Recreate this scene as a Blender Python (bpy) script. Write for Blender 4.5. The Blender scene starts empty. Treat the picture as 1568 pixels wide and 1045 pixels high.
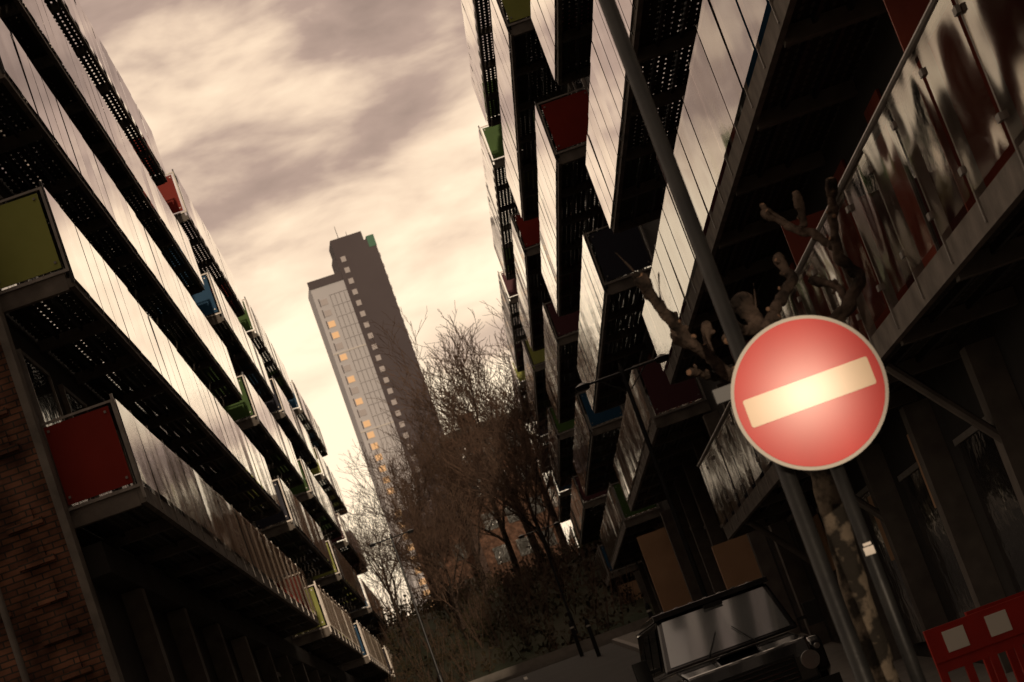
import bpy, math, random
from mathutils import Vector, Matrix
random.seed(7)
D=bpy.data; S=bpy.context.scene
COL=S.collection

# ------------------------------------------------------------------ materials
def mat(name, base, rough=0.7, metal=0.0, noise=None, bump=0.0, bscale=8.0, spec=0.3, coat=0.0):
    m=D.materials.new(name); m.use_nodes=True
    nt=m.node_tree; b=nt.nodes["Principled BSDF"]
    b.inputs["Base Color"].default_value=(*base,1); b.inputs["Roughness"].default_value=rough
    b.inputs["Metallic"].default_value=metal
    b.inputs["Specular IOR Level"].default_value=spec
    b.inputs["Coat Weight"].default_value=coat
    tc=nt.nodes.new("ShaderNodeTexCoord")
    if noise:
        sc,c2,amt=noise
        n=nt.nodes.new("ShaderNodeTexNoise"); n.inputs["Scale"].default_value=sc; n.inputs["Detail"].default_value=6
        nt.links.new(tc.outputs["Object"],n.inputs["Vector"])
        r=nt.nodes.new("ShaderNodeValToRGB")
        r.color_ramp.elements[0].position=0.5-amt; r.color_ramp.elements[0].color=(*base,1)
        r.color_ramp.elements[1].position=0.5+amt; r.color_ramp.elements[1].color=(*c2,1)
        nt.links.new(n.outputs["Fac"],r.inputs["Fac"]); nt.links.new(r.outputs["Color"],b.inputs["Base Color"])
    if bump>0:
        n=nt.nodes.new("ShaderNodeTexNoise"); n.inputs["Scale"].default_value=bscale; n.inputs["Detail"].default_value=4
        nt.links.new(tc.outputs["Object"],n.inputs["Vector"])
        bp=nt.nodes.new("ShaderNodeBump"); bp.inputs["Strength"].default_value=1; bp.inputs["Distance"].default_value=bump
        nt.links.new(n.outputs["Fac"],bp.inputs["Height"]); nt.links.new(bp.outputs["Normal"],b.inputs["Normal"])
    return m

def mirror_panel(name, wav, glassy=0.0, tint=(.97,.93,.89), sc=.9, rough=.05):
    m=D.materials.new(name); m.use_nodes=True; nt=m.node_tree; L=nt.links
    b=nt.nodes["Principled BSDF"]; out=nt.nodes["Material Output"]
    b.inputs["Base Color"].default_value=(*tint,1); b.inputs["Metallic"].default_value=1; b.inputs["Roughness"].default_value=rough
    tc=nt.nodes.new("ShaderNodeTexCoord")
    n=nt.nodes.new("ShaderNodeTexNoise"); n.inputs["Scale"].default_value=sc; n.inputs["Detail"].default_value=0.5
    L.new(tc.outputs["Object"],n.inputs["Vector"])
    bp=nt.nodes.new("ShaderNodeBump"); bp.inputs["Distance"].default_value=wav; bp.inputs["Strength"].default_value=1
    L.new(n.outputs["Fac"],bp.inputs["Height"]); L.new(bp.outputs["Normal"],b.inputs["Normal"])
    n2=nt.nodes.new("ShaderNodeTexNoise"); n2.inputs["Scale"].default_value=.7; n2.inputs["Detail"].default_value=6
    L.new(tc.outputs["Object"],n2.inputs["Vector"])
    r=nt.nodes.new("ShaderNodeValToRGB"); r.color_ramp.elements[0].position=.35; r.color_ramp.elements[1].position=.6
    r.color_ramp.elements[0].color=(tint[0]*.85,tint[1]*.81,tint[2]*.77,1); r.color_ramp.elements[1].color=(*tint,1)
    L.new(n2.outputs["Fac"],r.inputs["Fac"]); L.new(r.outputs["Color"],b.inputs["Base Color"])
    if glassy>0:
        t=nt.nodes.new("ShaderNodeBsdfTransparent"); t.inputs["Color"].default_value=(.85,.8,.75,1)
        mx=nt.nodes.new("ShaderNodeMixShader"); mx.inputs["Fac"].default_value=glassy
        L.new(b.outputs["BSDF"],mx.inputs[1]); L.new(t.outputs["BSDF"],mx.inputs[2]); L.new(mx.outputs["Shader"],out.inputs["Surface"])
    return m

def grating(name, holes):
    m=D.materials.new(name); m.use_nodes=True; nt=m.node_tree; L=nt.links
    b=nt.nodes["Principled BSDF"]; out=nt.nodes["Material Output"]
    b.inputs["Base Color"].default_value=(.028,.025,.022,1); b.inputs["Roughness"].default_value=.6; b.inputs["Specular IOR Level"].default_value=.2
    tc=nt.nodes.new("ShaderNodeTexCoord"); sp=nt.nodes.new("ShaderNodeSeparateXYZ"); L.new(tc.outputs["Object"],sp.inputs[0])
    def mt(op,a,bv=None):
        n=nt.nodes.new("ShaderNodeMath"); n.operation=op
        if hasattr(a,"links"): L.new(a,n.inputs[0])
        else: n.inputs[0].default_value=a
        if bv is not None:
            if hasattr(bv,"links"): L.new(bv,n.inputs[1])
            else: n.inputs[1].default_value=bv
        return n.outputs[0]
    fx=mt('FRACT',mt('ADD',mt('MULTIPLY',sp.outputs[0],9.0),100)); fy=mt('FRACT',mt('MULTIPLY',sp.outputs[1],4.2))
    h=mt('MULTIPLY',mt('LESS_THAN',fx,.30),mt('LESS_THAN',fy,.62))
    if holes:
        t=nt.nodes.new("ShaderNodeBsdfTransparent"); mx=nt.nodes.new("ShaderNodeMixShader")
        L.new(h,mx.inputs["Fac"]); L.new(b.outputs["BSDF"],mx.inputs[1]); L.new(t.outputs["BSDF"],mx.inputs[2]); L.new(mx.outputs["Shader"],out.inputs["Surface"])
    else:
        mx=nt.nodes.new("ShaderNodeMix"); mx.data_type='RGBA'; mx.inputs["A"].default_value=(.028,.025,.022,1); mx.inputs["B"].default_value=(.12,.105,.09,1)  # light through the grating holes painted as paler dashes
        L.new(h,mx.inputs["Factor"]); L.new(mx.outputs["Result"],b.inputs["Base Color"])
    return m

def brick_mat(name,c1,c2,mortar,scale=1.0,bumpd=.012):
    m=D.materials.new(name); m.use_nodes=True; nt=m.node_tree; L=nt.links
    b=nt.nodes["Principled BSDF"]; b.inputs["Roughness"].default_value=.85; b.inputs["Specular IOR Level"].default_value=.2
    tc=nt.nodes.new("ShaderNodeTexCoord"); sp=nt.nodes.new("ShaderNodeSeparateXYZ"); L.new(tc.outputs["Object"],sp.inputs[0])
    ad=nt.nodes.new("ShaderNodeMath"); ad.operation='ADD'; L.new(sp.outputs[0],ad.inputs[0]); L.new(sp.outputs[1],ad.inputs[1])
    cb=nt.nodes.new("ShaderNodeCombineXYZ"); L.new(ad.outputs[0],cb.inputs[0]); L.new(sp.outputs[2],cb.inputs[1])
    br=nt.nodes.new("ShaderNodeTexBrick"); br.inputs["Scale"].default_value=scale
    br.inputs["Brick Width"].default_value=.23; br.inputs["Row Height"].default_value=.078; br.inputs["Mortar Size"].default_value=.009
    br.inputs["Color1"].default_value=(*c1,1); br.inputs["Color2"].default_value=(*c2,1); br.inputs["Mortar"].default_value=(*mortar,1)
    L.new(cb.outputs[0],br.inputs["Vector"])
    n=nt.nodes.new("ShaderNodeTexNoise"); n.inputs["Scale"].default_value=2.6; n.inputs["Detail"].default_value=8; L.new(tc.outputs["Object"],n.inputs["Vector"])
    mr=nt.nodes.new("ShaderNodeMapRange"); mr.inputs["From Min"].default_value=.35; mr.inputs["From Max"].default_value=.65; mr.inputs["To Min"].default_value=.4; mr.inputs["To Max"].default_value=1.3
    L.new(n.outputs["Fac"],mr.inputs["Value"])
    mx=nt.nodes.new("ShaderNodeVectorMath"); mx.operation='SCALE'; L.new(br.outputs["Color"],mx.inputs[0]); L.new(mr.outputs[0],mx.inputs["Scale"])
    L.new(mx.outputs[0],b.inputs["Base Color"])
    bp=nt.nodes.new("ShaderNodeBump"); bp.invert=True; bp.inputs["Distance"].default_value=bumpd; L.new(br.outputs["Fac"],bp.inputs["Height"]); L.new(bp.outputs["Normal"],b.inputs["Normal"])
    return m

M={}
M['mirror']=mirror_panel('polished_panel',.004)
M['glass']=mirror_panel('balcony_glass',.022,.45,sc=.7)
M['clear']=mirror_panel('clear_balcony_glass',.03,.68,sc=1.0)
M['grate']=grating('deck_grating',True)
M['deck']=grating('deck_light_dashes',False)
M['fascia']=mat('concrete_edge',(.12,.105,.093),.85,noise=(3,(.24,.21,.185),.2),bump=.004,bscale=20)
M['beam']=mat('painted_beam',(.19,.165,.145),.7,noise=(4,(.12,.105,.095),.2))
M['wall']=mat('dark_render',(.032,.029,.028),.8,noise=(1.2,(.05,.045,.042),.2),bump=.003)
M['frame']=mat('metal_frame',(.38,.35,.33),.45,.6,noise=(6,(.26,.24,.22),.2))
M['dkmetal']=mat('dark_metal',(.035,.035,.037),.4,.4)
M['win']=mat('window_glass',(.012,.012,.014),.08,0,spec=.8,bump=.02,bscale=1.4)
M['red']=mat('red_panel',(.30,.032,.02),.5,noise=(2,(.22,.024,.016),.3),spec=.1)
M['green']=mat('green_panel',(.09,.17,.045),.5,noise=(2,(.065,.12,.035),.3),spec=.1)
M['lime']=mat('lime_panel',(.40,.42,.12),.5,noise=(2,(.31,.34,.09),.3),spec=.1)
M['blue']=mat('blue_panel',(.03,.10,.20),.5,noise=(2,(.022,.08,.16),.3),spec=.1)
M['navy']=mat('navy_panel',(.045,.045,.065),.5,spec=.1)
M['plum']=mat('plum_panel',(.12,.045,.055),.5,spec=.1)
M['tan']=mat('tan_render_and_window_light',(.62,.38,.23),.8,noise=(1.5,(.48,.29,.17),.25))
M['rust']=mat('red_brown_cladding',(.34,.075,.045),.5,noise=(1,(.15,.04,.028),.22),bump=.02,bscale=2,spec=.2)
M['brick']=brick_mat('dark_brick',(.24,.11,.065),(.13,.06,.04),(.06,.05,.042))
M['brick2']=brick_mat('red_brick',(.22,.11,.07),(.16,.08,.05),(.12,.1,.09))
M['asphalt']=mat('asphalt',(.045,.043,.042),.85,noise=(1.3,(.065,.06,.057),.25),bump=.004,bscale=60)
M['pave']=mat('paving',(.2,.18,.16),.85,noise=(2,(.14,.125,.11),.25),bump=.004,bscale=30)
M['kerb']=mat('kerb_stone',(.34,.31,.28),.8,noise=(4,(.24,.22,.2),.25))
M['line']=mat('road_paint',(.7,.68,.6),.7,noise=(9,(.4,.38,.34),.25))
M['soil']=mat('ground_soil',(.05,.042,.026),.95,noise=(.35,(.03,.04,.018),.18),bump=.08,bscale=3)
M['bark']=mat('bark',(.095,.068,.054),.95,noise=(8,(.02,.016,.014),.12),bump=.03,bscale=25,spec=.03)
M['bark2']=mat('plane_tree_bark',(.15,.12,.09),.95,noise=(10,(.028,.024,.02),.06),bump=.02,bscale=14,spec=.05)
M['cutwood']=mat('cut_wood',(.26,.16,.10),.9,noise=(12,(.16,.09,.06),.25),spec=.1)
M['twig']=mat('twig_bark',(.20,.13,.095),.9,noise=(.5,(.08,.056,.047),.2),spec=.1)
M['undergrowth']=mat('undergrowth_leaf',(.03,.032,.014),.9,noise=(.4,(.06,.035,.02),.2))
M['white']=mat('white_sheeting',(.75,.7,.62),.4,spec=.3)
M['pole']=mat('painted_pole',(.014,.014,.015),.45,.1,noise=(5,(.026,.025,.024),.2),bump=.002,bscale=25,spec=.3)
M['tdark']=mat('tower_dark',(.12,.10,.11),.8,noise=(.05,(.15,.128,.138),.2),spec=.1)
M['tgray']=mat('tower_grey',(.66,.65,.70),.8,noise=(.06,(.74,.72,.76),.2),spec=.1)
M['tline']=mat('tower_trim',(.8,.76,.74),.8)
M['tgold']=mat('tower_gold_reflection',(.95,.68,.44),.6,.5,spec=.2)  # golden reflection painted into the colour of the tower panes
M['twin']=mat('tower_window',(.36,.33,.34),.5,.3)
M['tgreen']=mat('tower_green_glass',(.08,.22,.14),.5)
M['cpaint']=mat('car_paint',(.012,.012,.014),.12,.0,spec=.8,coat=1.0)
M['cblack']=mat('black_trim',(.012,.012,.012),.5)
M['cglass']=mat('windscreen',(.45,.47,.48),.06,0.7,spec=1.0,coat=1.0)
M['rubber']=mat('tyre',(.015,.015,.015),.9)
M['chrome']=mat('lamp_lens',(.6,.6,.58),.12,.9)
M['bred']=mat('barrier_red_plastic',(.42,.03,.02),.45,noise=(5,(.3,.025,.018),.25),spec=.15)

# ------------------------------------------------------------------ builder
class MB:
    def __init__(s): s.v=[]; s.f=[]; s.m=[]; s.mats=[]
    def mi(s,m):
        if m not in s.mats: s.mats.append(m)
        return s.mats.index(m)
    def box(s,x0,x1,y0,y1,z0,z1,m):
        if x0>x1:x0,x1=x1,x0
        if y0>y1:y0,y1=y1,y0
        i=len(s.v); s.v+= [(x0,y0,z0),(x1,y0,z0),(x1,y1,z0),(x0,y1,z0),(x0,y0,z1),(x1,y0,z1),(x1,y1,z1),(x0,y1,z1)]
        k=s.mi(m)
        for q in ((0,3,2,1),(4,5,6,7),(0,1,5,4),(1,2,6,5),(2,3,7,6),(3,0,4,7)):
            s.f.append(tuple(i+j for j in q)); s.m.append(k)
    def poly(s,pts,m):
        i=len(s.v); s.v+=[tuple(p) for p in pts]; s.f.append(tuple(range(i,i+len(pts)))); s.m.append(s.mi(m))
    def tube(s,pts,rads,m,n=6,cap=True,capm=None,jit=0):
        pts=[Vector(p) for p in pts]; k=s.mi(m); rings=[]
        ref=None
        for i,p in enumerate(pts):
            if i==0: d=pts[1]-pts[0]
            elif i==len(pts)-1: d=pts[-1]-pts[-2]
            else: d=pts[i+1]-pts[i-1]
            if d.length<1e-9: d=Vector((0,0,1))
            d.normalize()
            if ref is None:
                ref=d.orthogonal().normalized()
            ref=(ref-d*ref.dot(d))
            if ref.length<1e-6: ref=d.orthogonal()
            ref.normalize(); b=d.cross(ref)
            r=rads[i]; base=len(s.v)
            for j in range(n):
                a=2*math.pi*j/n; rj=r*(1+random.uniform(-jit,jit))
                s.v.append(tuple(p+ref*(rj*math.cos(a))+b*(rj*math.sin(a))))
            rings.append(base)
        for a,b2 in zip(rings,rings[1:]):
            for j in range(n):
                s.f.append((a+j,a+(j+1)%n,b2+(j+1)%n,b2+j)); s.m.append(k)
        if cap:
            s.f.append(tuple(reversed(range(rings[0],rings[0]+n)))); s.m.append(k)
            s.f.append(tuple(range(rings[-1],rings[-1]+n))); s.m.append(s.mi(capm) if capm else k)
    def prism(s,prof,x0,x1,m):
        n=len(prof); i=len(s.v); k=s.mi(m)
        s.v+=[(x0,y,z) for y,z in prof]+[(x1,y,z) for y,z in prof]
        s.f.append(tuple(range(i,i+n))); s.m.append(k)
        s.f.append(tuple(reversed(range(i+n,i+2*n)))); s.m.append(k)
        for j in range(n):
            s.f.append((i+j,i+n+j,i+n+(j+1)%n,i+(j+1)%n)); s.m.append(k)
    def obj(s,name,parent=None,smooth=False,bevel=0):
        me=D.meshes.new(name); me.from_pydata(s.v,[],s.f); 
        for m in s.mats: me.materials.append(m)
        me.polygons.foreach_set("material_index",s.m)
        if smooth: me.polygons.foreach_set("use_smooth",[True]*len(s.f))
        me.update()
        o=D.objects.new(name,me); COL.objects.link(o)
        if parent: o.parent=parent
        if bevel:
            b=o.modifiers.new("bevel",'BEVEL'); b.width=bevel; b.segments=2; b.limit_method='ANGLE'
        return o
def empty(name,loc=(0,0,0),rz=0):
    e=D.objects.new(name,None); e.location=loc; e.rotation_euler=(0,0,rz); COL.objects.link(e); return e

# ------------------------------------------------------------------ terrain
KN=[(-60,0),(0,0),(18,.38),(28,.52),(40,1.2),(60,2.9),(72,3.7),(86,4.1),(92,5.2),(112,9.0),(140,11),(300,20),(520,36),(900,45),(3000,45)]
def hz0(y):
    for (a,za),(b,zb) in zip(KN,KN[1:]):
        if a<=y<=b: return za+(zb-za)*(y-a)/(b-a)
    return 0 if y<0 else 45
YL=[-60+2*i for i in range(101)]+[160,180,200,240,300,400,520,700,900,1500,3000]
def hz(y):
    if y<-60: return 0
    for a,b in zip(YL,YL[1:]):
        if a<=y<=b:
            t=(y-a)/(b-a); return hz0(a)*(1-t)+hz0(b)*t
    return 0 if y<0 else 45
g=MB()
XL=[-1500,-300,-60,-20,-10,-5,0,5,10,20,60,300,1500]
YG=[-1500,-200]+YL
idx={}
for j,y in enumerate(YG):
    for i,x in enumerate(XL):
        idx[i,j]=len(g.v); g.v.append((x,y,hz(y)))
k=g.mi(M['soil'])
for j in range(len(YG)-1):
    for i in range(len(XL)-1):
        g.f.append((idx[i,j],idx[i+1,j],idx[i+1,j+1],idx[i,j+1])); g.m.append(k)
g.obj('ground')
def strip(mb,x0f,x1f,y0,y1,dz,m):
    ys=[y for y in YL if y0<y<y1]; ys=[y0]+ys+[y1]
    for a,b in zip(ys,ys[1:]):
        mb.poly([(x0f(a),a,hz(a)+dz),(x1f(a),a,hz(a)+dz),(x1f(b),b,hz(b)+dz),(x0f(b),b,hz(b)+dz)],m)
cx=lambda y:-.05*y+.4
r=MB()
strip(r,lambda y:cx(y)-2.6,lambda y:cx(y)+2.9,-60,72,.004,M['asphalt'])
strip(r,lambda y:-60,lambda y:60,72,84,.006,M['asphalt'])
for yy in range(-58,70,6):
    strip(r,lambda y:cx(y)+.1,lambda y:cx(y)+.2,yy,yy+2,.01,M['line'])
r.obj('road')
p=MB()
def kerbed(x0f,x1f,y0,y1,edge_lo,edge_hi):
    ys=[y for y in YL if y0<y<y1]; ys=[y0]+ys+[y1]
    for a,b in zip(ys,ys[1:]):
        A0,A1,B0,B1=x0f(a),x1f(a),x0f(b),x1f(b); za,zb=hz(a)+.13,hz(b)+.13
        p.poly([(A0,a,za),(A1,a,za),(B1,b,zb),(B0,b,zb)],M['pave'])
        for (xa,xb,s,on) in ((A0,B0,-1,edge_lo),(A1,B1,1,edge_hi)):
            if on:
                p.poly([(xa,a,za-.16),(xa,a,za+.003),(xb,b,zb+.003),(xb,b,zb-.16)],M['kerb'])
                p.poly([(xa,a,za+.003),(xa-s*.14,a,za+.003),(xb-s*.14,b,zb+.003),(xb,b,zb+.003)],M['kerb'])
kerbed(lambda y:cx(y)+2.9,lambda y:8,-60,71,True,False)
kerbed(lambda y:-14,lambda y:cx(y)-2.6,-60,71,False,True)
p.box(-60,60,84,84.15,hz(84)-.1,hz(84)+.14,M['kerb'])
p.poly([(-60,84.15,hz(84)+.134),(60,84.15,hz(84)+.134),(60,86.3,hz(86)+.14),(-60,86.3,hz(86)+.14)],M['pave'])
p.box(-60,60,86.3,86.6,hz(86)-.1,hz(86)+.45,M['kerb'])
p.obj('pavement')

# ------------------------------------------------------------------ balcony buildings
def balcony(B,s,y0,y1,zf,W,endmat,kind='m',partitions=(),holes=False):
    glass=kind!='m'
    fr,pn,dk,en=B['frame'],B['panel'],B['deck'],B['end']
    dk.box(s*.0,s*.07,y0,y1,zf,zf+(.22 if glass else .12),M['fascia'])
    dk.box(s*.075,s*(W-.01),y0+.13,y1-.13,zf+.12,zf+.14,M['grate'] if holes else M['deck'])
    dk.box(s*.073,s*W,y0,y0+.12,zf-.02,zf+.2,M['fascia'])
    dk.box(s*.073,s*W,y1-.12,y1,zf-.02,zf+.2,M['fascia'])
    nb=max(2,round((y1-y0)/2.9))
    for i in range(1,nb):
        y=y0+(y1-y0)*i/nb
        dk.box(s*.073,s*(W-.005),y-.07,y+.07,zf-.04,zf+.115,M['beam'])
    for q in (.36,.7):
        dk.box(s*q,s*(q+.04),y0+.13,y1-.13,zf+.05,zf+.117,M['dkmetal'])
    zb,zt=zf+(.26 if glass else .10),zf+1.34
    pw=1.45 if glass else 1.12
    n=max(1,round((y1-y0)/pw)); w=(y1-y0)/n
    for i in range(n):
        a=y0+i*w+.03; b=y0+(i+1)*w-.03
        q_=.009 if glass else .006
        j=random.uniform(-q_,q_); j2=random.uniform(-q_,q_); j3=random.uniform(-q_,q_)
        m=M['clear'] if kind=='c' else (M['glass'] if glass else M['mirror'])
        pn.poly([(-s*(.03+j),a,zb),(-s*(.03+j2),b,zb),(-s*(.03+j2+j3),b,zt),(-s*(.03+j+j3),a,zt)],m)
        fr.box(-s*.016,s*.02,y0+i*w-.02,y0+i*w+.02,zf+.05,zt+(.07 if random.random()<.8 else .0),M['frame'] if glass else M['dkmetal'])
        if kind=='c':   # stanchion with clamp plates behind every joint
            fr.box(s*.02,s*.075,y0+i*w-.012,y0+i*w+.012,zf+.05,zt,M['frame'])
            for zz in (zb+.15,zt-.2): fr.box(-s*.05,-s*.02,y0+i*w-.05,y0+i*w+.05,zz,zz+.05,M['frame'])
        if kind=='b':
            q=a+.05
            while q<b-.03:
                fr.box(s*.0,s*.012,q,q+.018,zb,zt-.03,M['frame']); q+=.14
    if kind=='c': fr.tube([(-s*.03,y0,zt+.03),(-s*.03,y1,zt+.03)],[.028,.028],M['frame'],8)
    fr.box(-s*.01,s*.03,y0,y1,zt-.03,zt+.012,M['frame'] if glass else M['dkmetal'])
    for ye,sg in ((y0,1),(y1,-1)):
        ya=ye-sg*.03
        for o in (0.0,W-.05):
            en.box(s*o,s*(o+.035),ya,ya+sg*.05,zf+.2,zt,M['frame'])
        en.box(s*.035,s*(W-.05),ya,ya+sg*.03,zt-.03,zt,M['frame'])
        en.box(s*.035,s*(W-.05),ya,ya+sg*.03,zf+.20,zf+.24,M['frame'])
        en.box(s*.08,s*(W-.09),ya+sg*.01,ya+sg*.03,zf+.27,zt-.06,endmat)
        for o in (.12,W-.15):
            for zz in (zf+.34,zt-.14):
                en.box(s*o,s*(o+.03),ya-sg*.012,ya+sg*.01,zz,zz+.03,M['frame'])
    for yp,pm in partitions:
        en.box(s*.1,s*(W-.05),yp,yp+.03,zf+.25,zf+2.0,pm)

def building(name,loc,rz,s,W,ystart,yend,sections,top,ground_fn):
    e=empty(name,loc,rz)
    B={k:MB() for k in('frame','panel','deck','end','wall','win')}
    for (y0,y1,zf,em,gl,parts,ho) in sections: balcony(B,s,y0,y1,zf,W,em,gl,parts,ho)
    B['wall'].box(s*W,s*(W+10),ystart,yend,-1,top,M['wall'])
    ground_fn(B)
    for k,nm in(('frame','balustrade_posts'),('panel','balustrade_panels'),('deck','balcony_decks'),('end','balcony_end_panels'),('wall','walls'),('win','windows')):
        if B[k].v: B[k].obj(nm,e)
    return e
def windows(B,s,W,y0,y1,zf,accent=None):
    y=y0+.4; i=0
    while y+2.4<y1:
        B['win'].box(s*(W-.05),s*(W-.01),y+.06,y+1.9,zf+.3,zf+2.35,M['win'])
        B['wall'].box(s*(W-.07),s*(W-.002),y,y+.05,zf+.22,zf+2.42,M['frame'])
        B['wall'].box(s*(W-.07),s*(W-.002),y+1.91,y+1.96,zf+.22,zf+2.42,M['frame'])
        B['wall'].box(s*(W-.065),s*(W-.002),y+.051,y+1.909,zf+2.36,zf+2.42,M['frame'])
        if accent:
            B['win'].box(s*(W-.04),s*(W-.01),y+1.965,y+2.89,zf+.2,zf+2.6,accent)
        y+=2.9; i+=1

E=1.6
LZ=[4.40,7.25,10.10,12.95,15.80]
LC=[['red','lime','green','blue','red'],['lime','navy','green','blue','red'],['blue','lime','green','navy','green'],['navy','blue','plum','lime','blue'],['red','green','blue','red','lime']]
secs=[]
LS=[(29.3,57.2),(61.3,75),(79,93),(97,111)]
for si,(a,b) in enumerate(LS):
    for ri,z in enumerate(LZ):
        secs.append((a,b,z+E,M[LC[si][ri]],('g' if si==0 else 'b') if ri==0 else 'm',(),ri>=1))
def lg(B):
    s=-1; W=1.0
    B['wall'].box(s*(W+.02),s*(W+10.02),28.9,29.29,-1,19.6,M['brick'])
    B['wall'].box(s*(W-.08),s*(W+.018),28.84,29.2,-1,19.6,M['fascia'])
    for z in [i*.47 for i in range(2,40)]:
        for x in range(0,14):
            if random.random()<.55:
                B['wall'].box(s*(W+.2+x*.7),s*(W+.65+x*.7),28.82,28.899,z,z+.075,M['brick'])
                B['wall'].box(s*(W+.3+x*.7),s*(W+.45+x*.7),28.85,28.899,z+.08,z+.23,M['brick'])
    B['frame'].tube([(s*(W+.95),28.72,-1),(s*(W+.95),28.72,19)],[.045,.045],M['beam'],10)
    for (a,b) in LS:
        for z in LZ: windows(B,s,W,a,b,z+E)
    B['wall'].box(s*(W-.3),s*(W-.003),29.5,111,5.35,5.75,M['wall'])
    y=32; i=0
    while y<111:
        B['wall'].box(s*(W-.28),s*(W-.004),y,y+.35,-.9,5.34,M['kerb'] if i in (3,9) else M['beam'])
        B['win'].box(s*(W-.06),s*(W-.01),y+.6,y+3.6,hz(y)+.6,hz(y)+2.9,M['win'])
        B['wall'].box(s*(W-.08),s*(W-.002),y+.5,y+3.7,hz(y)+2.91,hz(y)+3.0,M['frame'])
        B['wall'].box(s*(W-.08),s*(W-.002),y+.5,y+3.7,hz(y)+.5,hz(y)+.59,M['frame'])
        y+=4.3; i+=1
building('apartment_building',(-3.1,0,0),math.atan(.0605),-1,1.0,29.3,113,secs,19.6,lg)
RZ=[2.21,5.08,7.95,10.82,13.69,16.56]
RC=[['navy','plum','green','plum','red','navy'],['','plum','navy','red','lime','green'],['','green','blue','plum','red','green'],['','blue','plum','green','lime','plum'],['','lime','green','blue','navy','lime']]
RS=[(9.0,42),(48,66),(71,89),(94,112),(117,131)]
secs=[]
for si,(a,b) in enumerate(RS):
    for ri,z in enumerate(RZ):
        if ri==0 and si>0: continue
        parts=()
        if si==0 and ri==0: parts=((17,M['rust']),(25,M['rust']),(33,M['plum']))
        if si==0 and ri==1: parts=((24,M['blue']),(33,M['plum']))
        aa=a
        if si==0 and ri>=2: aa=20
        kd='m'
        if si==0 and ri==0: kd='c'
        elif si==0 and ri==1: kd='g'
        elif ri==1: kd='b'
        secs.append((aa,b,z+E,M[RC[si][ri]],kd,parts,ri>=2))
def rg(B):
    s=1; W=1.15
    for si,(a,b) in enumerate(RS):
        for ri,z in enumerate(RZ):
            if ri==0 and si>0: continue
            windows(B,s,W,a,b,z+E,M['rust'] if (ri==0 or ri==1) else None)
    for si,(a,b) in enumerate(RS[1:]):
        z0=1.4 if si==0 else 3.6
        B['wall'].box(s*(W-.95),s*(W+.0),a-.1,a+.15,z0,z0+2.7,M['tan'])
    y=10
    while y<131:
        B['wall'].box(s*(W-.3),s*(W-.004),y,y+.3,-.9,3.7 if y<42 else 6.5,M['beam'])
        B['win'].box(s*(W-.06),s*(W-.01),y+.7,y+3.2,hz(y)+.5,hz(y)+2.6,M['win'])
        B['wall'].box(s*(W-.08),s*(W-.002),y+.6,y+3.3,hz(y)+2.61,hz(y)+2.68,M['frame'])
        y+=4.1
    for y in (14,22.2,30.4,38.6):
        B['wall'].tube([(s*(W-.05),y+.15,2.5),(s*.12,y+.15,3.78)],[.05,.05],M['beam'],8)
    for (y,z) in ((27,2.6),(31.5,2.3),(38,2.6)):
        B['win'].box(s*(W-.09),s*(W-.062),y,y+1.0,z,z+.9,M['tan'])  # lit windows, their glow put in as tan-coloured plates
building('apartment_building',(3.89,0,0),math.atan(.037),1,1.15,4,133,secs,19.6,rg)

# unseen blocks added behind the viewpoint for shade; their gap passes sun
for (x0,x1,nm) in ((-34,2.6,'unseen_shade_block'),(7.6,40,'unseen_shade_block')):
    e=empty(nm,(0,0,0)); b=MB(); b.box(x0,x1,-44,-32,-.5,24,M['brick2']); b.box(x0-.2,x1+.2,-44.2,-31.8,24,24.5,M['fascia'])
    for zz in range(1,23,3):
        x=x0+1.2
        while x<x1-1.5:
            b.box(x,x+1.2,-31.995,-31.95,zz,zz+1.6,M['win']); b.box(x-.1,x+1.3,-31.99,-31.85,zz-.12,zz-.005,M['kerb']); x+=2.8
    b.obj('walls',e)

# ------------------------------------------------------------------ tower
TY=520
t=empty('tower_block',(-.0726*TY,TY,0),math.radians(9))
tb=MB(); tw=MB()
H=.2134*TY+E; H2=.2245*TY+E
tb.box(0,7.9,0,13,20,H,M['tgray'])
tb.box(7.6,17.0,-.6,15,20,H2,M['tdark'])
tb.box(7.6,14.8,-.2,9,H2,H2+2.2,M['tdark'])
tb.box(15.4,17.1,-.7,8,H2-2.0,H2+.6,M['tgreen'])
tb.box(-.25,8.0,-.25,0,H-1.2,H+.6,M['tdark'])
tb.tube([(10,4,H2),(10,4,H2+6)],[.12,.05],M['dkmetal'],6)
tb.tube([(12,4,H2),(12,4,H2+4)],[.1,.05],M['dkmetal'],6)
z=24; i=0
while z<H2-3:
    if z<H-3:
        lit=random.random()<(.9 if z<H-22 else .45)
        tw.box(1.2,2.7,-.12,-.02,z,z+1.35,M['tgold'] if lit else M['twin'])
        tw.box(.85,1.05,-.1,-.02,z-.2,z+1.7,M['tdark'])
        if i%7==0: tb.box(0,7.6,-.15,0,z-.9,z-.6,M['tline'])
        for x in (3.6,4.65,5.7,6.75): tb.box(x,x+.08,-.08,-.001,z-.6,z+1.7,M['tdark'])
        tb.box(3.4,7.6,-.06,-.002,z+1.75,z+1.82,M['tdark'])
    tw.box(8.5,9.6,-.72,-.62,z,z+1.2,M['twin'])
    tb.box(17.0,17.35,1,14,z-.9,z-.1,M['tgray'])
    for y in (2,5,8,11): tw.box(17.01,17.06,y,y+2,z,z+1.4,M['twin'])
    z+=2.6; i+=1
tb.obj('walls',t); tw.obj('windows',t)
b=empty('unseen_shade_block',(-8.4,205,0),math.radians(6)); bb=MB()
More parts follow.
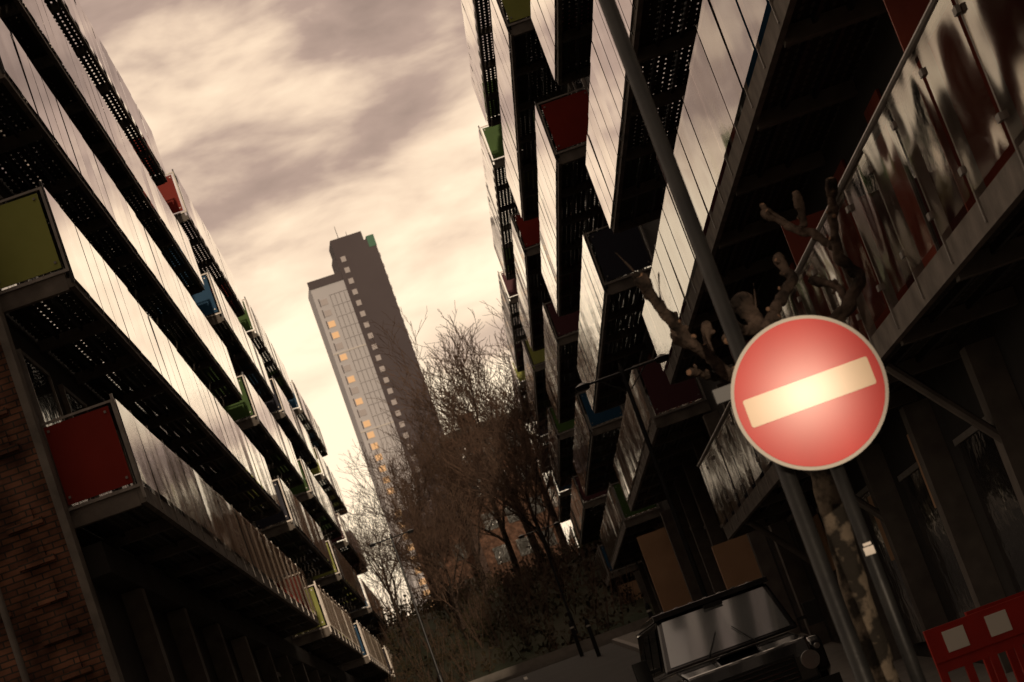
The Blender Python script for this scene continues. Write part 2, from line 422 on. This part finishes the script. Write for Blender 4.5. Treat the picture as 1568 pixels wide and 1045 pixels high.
bb.box(0,7,0,12,12,28.5,M['brick2']); bb.box(-.3,7.3,-.3,12.3,28.5,29.0,M['fascia']); bb.box(2,3.4,3,5,29,30.6,M['brick2'])
for zz in (14,17,20,23,26):
    for xx in (.8,2.9,5): bb.box(xx,xx+1.2,-.06,-.005,zz,zz+1.5,M['win'])
bb.obj('walls',b)
b=empty('terraced_building',(-15.5,230,0),math.radians(2)); bb=MB()
bb.box(0,8,0,12,12,24.5,M['brick2']); bb.prism([(-.4,24.5),(6,27.5),(12.4,24.5)],-.2,8.2,M['tdark'])
for zz in (17,20.5):
    for xx in (1,3.4,5.8): bb.box(xx,xx+1.2,-.06,-.005,zz,zz+1.6,M['win'])
bb.obj('walls',b)

# ------------------------------------------------------------------ bare trees
def bare_tree_mesh(seed,H):
    rnd=random.Random(seed); mb=MB()
    def grow(p,d,L,r,lv):
        n=4 if lv<3 else 3
        pts=[p.copy()]; rad=[r]; q=p.copy(); dd=d.copy()
        for i in range(n):
            dd=(dd+Vector((rnd.uniform(-1,1),rnd.uniform(-1,1),rnd.uniform(-.3,.7)))*(.10+.05*lv)).normalized()
            q=q+dd*(L/n); pts.append(q.copy()); rad.append(max(.010,r*(1-.62*(i+1)/n)))
        mb.tube(pts,rad,M['bark'] if lv<2 else M['twig'],8 if lv==0 else (5 if lv<3 else 3),cap=False)
        if lv>=5: return
        nc=[8,5,5,4,2][lv]
        for c in range(nc):
            tt=(.25+.75*(c+1)/nc) if lv==0 else (.2+.8*(c+rnd.random()*.6)/nc)
            tt=min(tt,.99); fi=tt*n; ii=min(int(fi),n-1); f=fi-ii
            bp=pts[ii].lerp(pts[ii+1],f); br=(rad[ii]*(1-f)+rad[ii+1]*f)
            ax=dd.orthogonal().normalized(); ax.rotate(Matrix.Rotation(c*2.4+rnd.random()*1.2,3,dd))
            nd=(dd*rnd.uniform(.75,1.15)+ax*rnd.uniform(.5,.95)+Vector((0,0,.18))).normalized()
            grow(bp,nd,L*rnd.uniform(.5,.8)*(1 if lv else .8),max(.012,br*.6),lv+1)
    grow(Vector((0,0,-.3)),Vector((0,0,1)),H*.5,H*.015,0)
    return mb
TM=[bare_tree_mesh(3,14).obj('bare_tree',smooth=True),bare_tree_mesh(11,13).obj('bare_tree',smooth=True)]
TP=[(-2.2,114,1.06,0,0),(-1.0,122,1.12,1,1),(-4.8,108,.74,2,1),(-7.4,112,.72,4,0),(-3.6,118,.88,2.2,0),(-5.9,100,.56,3,1),(-1.6,104,.72,.6,1),
    (-8.6,104,.58,1.7,1),(-6.4,106,.64,.4,0)]
used=[False,False]
for (x,y,sc,rz,v) in TP:
    if not used[v]: o=TM[v]; used[v]=True
    else:
        o=D.objects.new('bare_tree',TM[v].data); COL.objects.link(o)
    o.location=(x,y,hz(y)); o.rotation_euler=(0,0,rz); o.scale=(sc,sc,sc)
u=MB(); rr=random.Random(5)
for c in range(420):
    x=rr.uniform(-11,3); y=rr.uniform(87,122)
    hh=rr.uniform(.4,1.5)
    for k in range(26):
        a=rr.uniform(0,6.28); rad=rr.uniform(0,.8)*hh
        px=x+rad*math.cos(a); py=y+rad*math.sin(a); pz=hz(y)+rr.uniform(0,1)*hh*(1-rad/hh*.6)
        q=rr.uniform(.05,.13); d1=Vector((rr.uniform(-1,1),rr.uniform(-1,1),rr.uniform(-1,1))).normalized()*q; d2=d1.orthogonal().normalized()*q*.6
        P0=Vector((px,py,pz)); u.poly([P0-d1,P0+d2,P0+d1,P0-d2],M['undergrowth'])
    for k in range(5):
        a=rr.uniform(0,6.28)
        u.tube([(x,y,hz(y)-.1),(x+.4*math.cos(a)*hh,y+.4*math.sin(a)*hh,hz(y)+hh*1.3)],[.012,.006],M['twig'],3,False)
u.obj('undergrowth')

# ------------------------------------------------------------------ pollarded street tree
pt=MB(); rp=random.Random(9)
Y0=12.5
def limb(pts,rads,ybias=0,knob=True,bark='bark'):
    P=[Vector((x,Y0+ybias*i/(max(1,len(pts)-1)),z)) for i,(x,z) in enumerate(pts)]
    Q=[];R=[]
    for i in range(len(P)-1):
        for k in range(6):
            f=k/6; q=P[i].lerp(P[i+1],f)
            if not(i==0 and k==0): q+=Vector((rp.uniform(-1,1),rp.uniform(-1,1),rp.uniform(-1,1)))*.009
            Q.append(q); rr_=(rads[i]*(1-f)+rads[i+1]*f)*rp.uniform(.92,1.08)*.72
            if k==0 and i>0: rr_*=1.15
            R.append(rr_)
    if knob:
        d=(P[-1]-P[-2]).normalized(); r0=rads[-1]*.8
        for (o,kk) in ((-.015,1.15),(.015,1.35),(.045,1.3),(.06,1.05),(.066,1.0)):
            Q.append(P[-1]+d*o); R.append(r0*kk*rp.uniform(.92,1.08))
    else: Q.append(P[-1]); R.append(rads[-1])
    pt.tube(Q,R,M[bark],12,capm=M['cutwood'] if knob else None,jit=.12)
    for i in range(3,len(Q)-2):
        if rp.random()<.25 and knob:
            dd=Vector((rp.uniform(-1,1),rp.uniform(-.8,.4),rp.uniform(-.3,1))).normalized()
            Ls=R[i]+rp.uniform(.01,.03)
            pt.tube([Q[i],Q[i]+dd*Ls*.7,Q[i]+dd*Ls],[R[i]*.6,R[i]*.52,R[i]*.48],M[bark],9,capm=M['cutwood'],jit=.1)
        elif rp.random()<.10 and knob:   # thin regrowth shoot
            dd=Vector((rp.uniform(-.5,.5),rp.uniform(-.3,.3),1)).normalized(); L_=rp.uniform(.12,.3)
            pt.tube([Q[i],Q[i]+dd*L_*.5,Q[i]+dd*L_+Vector((rp.uniform(-.02,.02),0,0))],[.006,.004,.0018],M['bark'],5)
limb([(1.17,.2),(1.18,1.0),(1.2,1.5),(1.263,2.34),(1.345,2.84)],[.13,.115,.11,.10,.09],0,False,'bark2')
limb([(1.345,2.80),(1.18,2.95),(1.00,3.03),(.869,3.26),(.789,3.436),(.739,3.597)],[.065,.055,.047,.044,.042,.038],-.3)
limb([(.869,3.26),(.81,3.33),(.83,3.42)],[.04,.036,.032],.1)
limb([(1.0,3.03),(.9,3.08),(.83,3.1)],[.035,.03,.025],-.2)
limb([(.93,3.15),(.979,3.32)],[.032,.028],.1)
limb([(1.33,2.8),(1.27,3.05),(1.25,3.267),(1.222,3.40)],[.075,.07,.068,.066],.2)
limb([(1.25,3.2),(1.33,3.28),(1.408,3.354),(1.513,3.45),(1.5,3.56)],[.055,.05,.044,.038,.034],.3)
limb([(1.25,3.2),(1.12,3.25),(1.05,3.2)],[.04,.035,.03],-.3)
limb([(1.345,2.84),(1.44,2.95),(1.518,3.06),(1.703,3.175),(1.806,3.28),(1.736,3.415),(1.774,3.618),(1.815,3.75)],[.07,.06,.055,.05,.046,.04,.036,.032],-.2)
limb([(1.76,3.5),(1.683,3.615),(1.594,3.70),(1.528,3.80)],[.036,.034,.034,.03],.2)
limb([(1.64,3.65),(1.66,3.78)],[.03,.026],.0)
limb([(1.703,3.175),(1.72,3.3),(1.64,3.38)],[.034,.03,.028],.2)
limb([(1.6,3.09),(1.62,3.0)],[.034,.03],-.2)
o=pt.obj('pollarded_tree',smooth=True)
sd=o.modifiers.new('sub','SUBSURF'); sd.levels=1; sd.render_levels=1
tx=D.textures.new('barklumps','CLOUDS'); tx.noise_scale=.035
dm=o.modifiers.new('lumps','DISPLACE'); dm.texture=tx; dm.strength=.02; dm.mid_level=.5

# ------------------------------------------------------------------ foreground lamp column, sign
lp=MB()
lp.tube([(0,0,0),(0,0,.9),(0,0,.95),(0,0,6.2)],[.065,.065,.043,.038],M['pole'],16)
lp.tube([(0,0,6.15),(0,-.25,6.35),(0,-.75,6.42)],[.03,.028,.025],M['pole'],10)
lp.box(-.12,.12,-1.2,-.7,6.38,6.5,M['pole'])
o=lp.obj('street_lamp',smooth=False); o.location=(1.02,11.62,hz(11.6)+.1)
for p_ in o.data.polygons: p_.use_smooth=len(p_.vertices)==4 
sg=empty('no_entry_sign',(1.25,11.5,0))
sm=MB()
sm.tube([(0,.07,.2),(0,.07,2.95)],[.034,.034],M['pole'],14); sm.obj('post',sg,True)
sm=MB(); sm.box(-.29,.12,.012,.03,2.60,2.64,M['pole']); sm.box(-.29,.12,.012,.03,2.86,2.90,M['pole'])
for zz in (2.595,2.855): sm.tube([(-.23,.12,zz),(-.23,.12,zz+.05)],[.052,.052],M['pole'],16)
sm.box(-.43,-.26,.02,.09,2.83,2.9,M['dkmetal'])
sm.obj('brackets',sg)
def retro(name,c,c2,cw):
    m=mat(name,c,.58,.6,noise=(3.5,c2,.3),spec=.05,coat=cw)
    b=m.node_tree.nodes["Principled BSDF"]
    b.inputs["Coat Roughness"].default_value=.108; b.inputs["Coat Tint"].default_value=(1,.97,.93,1)
    return m
RED=retro('sign_red',(.62,.024,.022),(.5,.018,.017),.022); WH=retro('sign_white',(.78,.60,.42),(.66,.5,.35),.03)
def disc(mb,r,y0,y1,m,n=72):
    a=len(mb.v); k=mb.mi(m)
    for yy in (y0,y1):
        for j in range(n): mb.v.append((r*math.cos(2*math.pi*j/n),yy,r*math.sin(2*math.pi*j/n)))
    mb.f.append(tuple(range(a,a+n))); mb.m.append(k); mb.f.append(tuple(reversed(range(a+n,a+2*n)))); mb.m.append(k)
    for j in range(n): mb.f.append((a+j,a+n+j,a+n+(j+1)%n,a+(j+1)%n)); mb.m.append(k)
sm=MB(); disc(sm,.375,0,.012,M['white']); disc(sm,.358,-.003,-.0005,RED)
w,h,rc=.315,.070,.012
pts=[]
for (qx,qz,a0) in ((w-rc,h-rc,0),(-w+rc,h-rc,90),(-w+rc,-h+rc,180),(w-rc,-h+rc,270)):
    for k in range(5):
        a=math.radians(a0+k*22.5); pts.append((qx+rc*math.cos(a),-.006,qz+rc*math.sin(a)))
sm.poly(pts,WH)
fo=sm.obj('face',sg); fo.location=(0,0,2.73); fo.rotation_euler=(math.radians(-2.0),0,math.radians(0))
st=MB(); st.box(-.025,.025,-.004,0,-.02,.02,M['frame']); st.box(-.02,.02,-.004,0,.026,.04,M['frame'])
so=st.obj('sticker',sg); so.location=(.0,.07-.036,1.93)

# ------------------------------------------------------------------ twin-arm street lamps
def twin_lamp(x,y,ztop,arm):
    m=MB(); z0=hz(y); h=ztop-z0
    m.tube([(0,0,0),(0,0,1.0),(0,0,1.05),(0,0,h)],[.075,.075,.05,.035],M['dkmetal'],10)
    m.tube([(-arm/2,0,h-.03),(arm/2,0,h-.03)],[.02,.02],M['dkmetal'],8)
    m.tube([(-.05,0,h-.35),(-arm*.3,0,h-.04)],[.012,.012],M['dkmetal'],6)
    m.tube([(.05,0,h-.35),(arm*.3,0,h-.04)],[.012,.012],M['dkmetal'],6)
    for s in (-1,1):
        m.tube([(s*arm/2,0,h+.03),(s*arm/2,0,h-.02),(s*arm/2,0,h-.1)],[.03,.14,.1],M['dkmetal'],12)
    m.tube([(0,0,h-.05),(0,0,h+.12)],[.05,.02],M['dkmetal'],8)
    o=m.obj('street_lamp'); o.location=(x,y,z0)
twin_lamp(1.55,40,6.95,1.4); twin_lamp(-1.46,90,9.1,1.4); twin_lamp(-6.3,84,10.1,1.4)
for (x,y) in ((-1.2,70),(-.7,66),(.9,60)):
    m=MB(); m.tube([(0,0,0),(0,0,1.0),(0,0,1.08)],[.06,.06,.03],M['dkmetal'],10); m.tube([(0,0,.85),(0,0,.9)],[.065,.065],M['white'],10)
    o=m.obj('bollard'); o.location=(x,y,hz(y))

# ------------------------------------------------------------------ car
car=empty('parked_car',(1.10,29.6,hz(29)+.02),math.radians(5))
c=MB()
c.prism([(-1.95,.5),(-2.0,.95),(-1.93,1.14),(-1.0,1.26),(2.0,1.26),(2.05,.5)],-.72,.72,M['cpaint'])
for a,b2 in ((-.88,-.722),(.722,.88)):
    c.prism([(-1.9,.72),(-1.9,1.05),(-1.8,1.12),(-.95,1.16),(2.0,1.16),(2.0,.5),(1.75,.5),(1.6,.85),(1.1,.85),(.95,.5),(-.85,.5),(-.95,.85),(-1.5,.85),(-1.6,.6)],a,b2,M['cpaint'])
c.obj('body',car,bevel=.03)
c=MB()
c.v=[(-.84,-.98,1.27),(.84,-.98,1.27),(.84,2.0,1.27),(-.84,2.0,1.27),(-.70,-.66,1.9),(.70,-.66,1.9),(.72,1.95,1.9),(-.72,1.95,1.9)]
for q in ((0,3,2,1),(4,5,6,7),(0,1,5,4),(1,2,6,5),(2,3,7,6),(3,0,4,7)): c.f.append(q); c.m.append(c.mi(M['cpaint']))
c.obj('cabin',car,bevel=.03)
c=MB(); c.box(-.73,.73,-.72,2.0,1.9,1.97,M['cpaint'])
for i in range(7): c.box(-.6+i*.18,-.55+i*.18,-.55,1.9,1.97,1.985,M['cpaint'])
c.obj('roof',car,bevel=.035)
c=MB()
def wp(x,tt): return (x*(.84-.14*tt)/.84,-.98+.32*tt-.012,1.27+.63*tt+.004)
c.poly([wp(-.76,.08),wp(.76,.08),wp(.76,.94),wp(-.76,.94)],M['cglass'])
for s in (-1,1):
    for (a,b2) in ((-.6,.3),(.4,1.1),(1.2,1.85)):
        c.poly([(s*.835,a,1.33),(s*.835,b2,1.33),(s*.727,b2,1.83),(s*.727,a+.1,1.83)],M['cglass'])
c.obj('windows',car)
c=MB()
c.box(-.5,.5,-2.03,-2.0,.7,1.0,M['cblack'])
for i in range(5): c.box(-.48,.48,-2.045,-2.031,.73+i*.055,.75+i*.055,M['cpaint'])
c.box(-.9,.9,-2.15,-2.0,.48,.64,M['cblack'])
for s in (-1,1):
    c.tube([(s*.66,-1.9,.88),(s*.66,-2.04,.88)],[.11,.11],M['chrome'],20)
    c.tube([(s*.80,-1.88,1.0),(s*.80,-1.95,1.0)],[.035,.035],M['chrome'],12)
    c.box(s*.86,s*1.02,-.86,-.80,1.34,1.38,M['cblack'])
    c.box(s*.98,s*1.16,-.88,-.78,1.24,1.52,M['cblack'])
    c.tube([(s*.3,-1.02,1.28),(s*.1,-.88,1.55)],[.008,.006],M['cblack'],6)
c.box(-.25,.25,-1.6,-1.1,1.235,1.26,M['cpaint'])
c.box(-.12,.12,-.745,-.735,1.84,1.89,M['cblack'])
c.obj('front_trim',car,bevel=.008)
c=MB()
for s in (-1,1):
    for y in (-1.25,1.35):
        c.tube([(s*.64,y,.38),(s*.88,y,.38)],[.38,.38],M['rubber'],28); c.tube([(s*.87,y,.38),(s*.9,y,.38)],[.22,.2],M['chrome'],20)
c.obj('wheels',car)

# ------------------------------------------------------------------ barriers
def barrier(x,y,rz):
    m=MB(); L=1.05
    m.box(0,L,-.03,.03,.74,1.0,M['bred'])
    for i in range(3):
        a=.12+i*.34; m.box(a,a+.17,-.034,-.031,.79,.95,M['white']); m.box(a,a+.17,.031,.034,.79,.95,M['white'])
    m.box(0,L,-.025,.025,.18,.27,M['bred'])
    for i in range(6):
        a=.0+i*(L-.06)/5; m.box(a,a+.06,-.022,.022,.27,.74,M['bred'])
        if i<5:
            m.prism([(-.02,.66),(.02,.66),(.02,.74),(-.02,.74)],a+.06,a+.06+(L-.06)/5-.06,M['bred'])
    for a in (.08,L-.16):
        m.box(a,a+.08,-.24,.24,0,.07,M['bred']); m.box(a,a+.08,-.1,.1,.07,.18,M['bred'])
    o=m.obj('plastic_barrier',bevel=.012); o.location=(x,y,hz(y)+.04); o.rotation_euler=(0,0,rz)
barrier(2.14,18.3,.05); barrier(2.66,19.6,.12); barrier(3.3,18.2,-.1)

# ------------------------------------------------------------------ world
w=D.worlds.new("World"); S.world=w; w.use_nodes=True; nt=w.node_tree; L=nt.links
for n in list(nt.nodes): nt.nodes.remove(n)
out=nt.nodes.new("ShaderNodeOutputWorld"); bg=nt.nodes.new("ShaderNodeBackground"); L.new(bg.outputs[0],out.inputs[0])
tc=nt.nodes.new("ShaderNodeTexCoord"); sp=nt.nodes.new("ShaderNodeSeparateXYZ"); L.new(tc.outputs["Generated"],sp.inputs[0])
def N(t,**k):
    n=nt.nodes.new(t)
    for a,v in k.items(): setattr(n,a,v)
    return n
def math_(op,a,b=None,c=None):
    n=N("ShaderNodeMath",operation=op)
    for i,v in enumerate((a,b,c)):
        if v is None: continue
        if hasattr(v,"links"): L.new(v,n.inputs[i])
        else: n.inputs[i].default_value=v
    return n.outputs[0]
mp=N("ShaderNodeMapping"); mp.inputs["Scale"].default_value=(1,1,2.6); mp.inputs["Location"].default_value=(.35,.2,.1); L.new(tc.outputs["Generated"],mp.inputs["Vector"])
nA=N("ShaderNodeTexNoise"); nA.inputs["Scale"].default_value=4.6; nA.inputs["Detail"].default_value=5; nA.inputs["Roughness"].default_value=.45; nA.inputs["Distortion"].default_value=.4; L.new(mp.outputs[0],nA.inputs["Vector"])
nB=N("ShaderNodeTexNoise"); nB.inputs["Scale"].default_value=17; nB.inputs["Detail"].default_value=5; nB.inputs["Roughness"].default_value=.5; nB.inputs["Distortion"].default_value=.2; L.new(mp.outputs[0],nB.inputs["Vector"])
zr=N("ShaderNodeValToRGB"); cr=zr.color_ramp; cr.elements[0].position=0; cr.elements[0].color=(.18,)*3+(1,)
cr.elements[1].position=1; cr.elements[1].color=(.50,)*3+(1,)
for pz,v in ((.08,.17),(.13,.14),(.185,.16),(.225,.30),(.265,.54),(.32,.56),(.42,.36)):
    e_=cr.elements.new(pz); e_.color=(v,v,v,1)
L.new(sp.outputs[2],zr.inputs["Fac"])
am=N("ShaderNodeMapRange",interpolation_type='SMOOTHSTEP'); L.new(sp.outputs[2],am.inputs["Value"])
am.inputs["From Min"].default_value=.12; am.inputs["From Max"].default_value=.26; am.inputs["To Min"].default_value=.7; am.inputs["To Max"].default_value=1.0
nn=math_('ADD',math_('MULTIPLY',math_('SUBTRACT',nA.outputs["Fac"],.5),1.1),math_('MULTIPLY',math_('SUBTRACT',nB.outputs["Fac"],.5),1.0))
val=math_('ADD',math_('MULTIPLY',nn,am.outputs[0]),zr.outputs["Color"])
stz=math_('ABSOLUTE',math_('SUBTRACT',math_('ADD',sp.outputs[2],math_('MULTIPLY',nB.outputs["Fac"],.02)),.172))
stm=N("ShaderNodeMapRange",interpolation_type='SMOOTHSTEP'); L.new(stz,stm.inputs["Value"]); stm.inputs["From Min"].default_value=.002; stm.inputs["From Max"].default_value=.018; stm.inputs["To Min"].default_value=.40; stm.inputs["To Max"].default_value=0
sxm=N("ShaderNodeMapRange",interpolation_type='SMOOTHSTEP'); L.new(sp.outputs[0],sxm.inputs["Value"]); sxm.inputs["From Min"].default_value=-.05; sxm.inputs["From Max"].default_value=-.02
val=math_('ADD',val,math_('MULTIPLY',stm.outputs[0],sxm.outputs[0]))
rp_=N("ShaderNodeValToRGB"); c=rp_.color_ramp
c.elements[0].position=.10; c.elements[0].color=(1.3,1.06,.76,1)
c.elements[1].position=.88; c.elements[1].color=(.27,.19,.155,1)
e_=c.elements.new(.34); e_.color=(1.0,.76,.55,1)
e_=c.elements.new(.56); e_.color=(.52,.37,.295,1)
L.new(val,rp_.inputs["Fac"])
dt=N("ShaderNodeVectorMath",operation='DOT_PRODUCT'); L.new(tc.outputs["Generated"],dt.inputs[0]); dt.inputs[1].default_value=(-.04,.85,.5)
mr=N("ShaderNodeMapRange",interpolation_type='SMOOTHSTEP'); L.new(dt.outputs["Value"],mr.inputs["Value"])
mr.inputs["From Min"].default_value=-.4; mr.inputs["From Max"].default_value=.85; mr.inputs["To Min"].default_value=.25; mr.inputs["To Max"].default_value=1.0
sc=N("ShaderNodeVectorMath",operation='SCALE'); L.new(rp_.outputs["Color"],sc.inputs[0]); L.new(mr.outputs[0],sc.inputs["Scale"])
sky=N("ShaderNodeTexSky"); sky.sky_type='NISHITA'; sky.sun_disc=False
sun_dir=Vector((.105,-.975,.165)).normalized()
sky.sun_elevation=math.asin(sun_dir.z); sky.sun_rotation=math.atan2(sun_dir.x,sun_dir.y)
sk=N("ShaderNodeVectorMath",operation='SCALE'); L.new(sky.outputs[0],sk.inputs[0]); sk.inputs["Scale"].default_value=.05
mx=N("ShaderNodeMix",data_type='RGBA'); mx.inputs["Factor"].default_value=.95
L.new(sk.outputs[0],mx.inputs["A"]); L.new(sc.outputs[0],mx.inputs["B"]); L.new(mx.outputs["Result"],bg.inputs["Color"]); bg.inputs["Strength"].default_value=1.0

sl=D.lights.new('sun','SUN'); sl.energy=1.4; sl.angle=math.radians(.6); sl.color=(1,.78,.55)
so=D.objects.new('sun',sl); COL.objects.link(so); so.rotation_euler=sun_dir.to_track_quat('Z','Y').to_euler()

# ------------------------------------------------------------------ camera
cd=D.cameras.new('camera'); cam=D.objects.new('camera',cd); COL.objects.link(cam); S.camera=cam
cd.lens=85; cd.sensor_width=36; cd.clip_end=6000; cd.clip_start=.1
cam.location=(0,0,1.6)
pitch=math.radians(9.16)
R=Matrix.Rotation(math.radians(90)+pitch,4,'X')@Matrix.Rotation(math.radians(-20),4,'Z')
cam.rotation_euler=R.to_euler()
cd.dof.use_dof=True; cd.dof.focus_distance=26; cd.dof.aperture_fstop=5.6
S.view_settings.view_transform='Standard'; S.view_settings.look='None'; S.view_settings.exposure=0
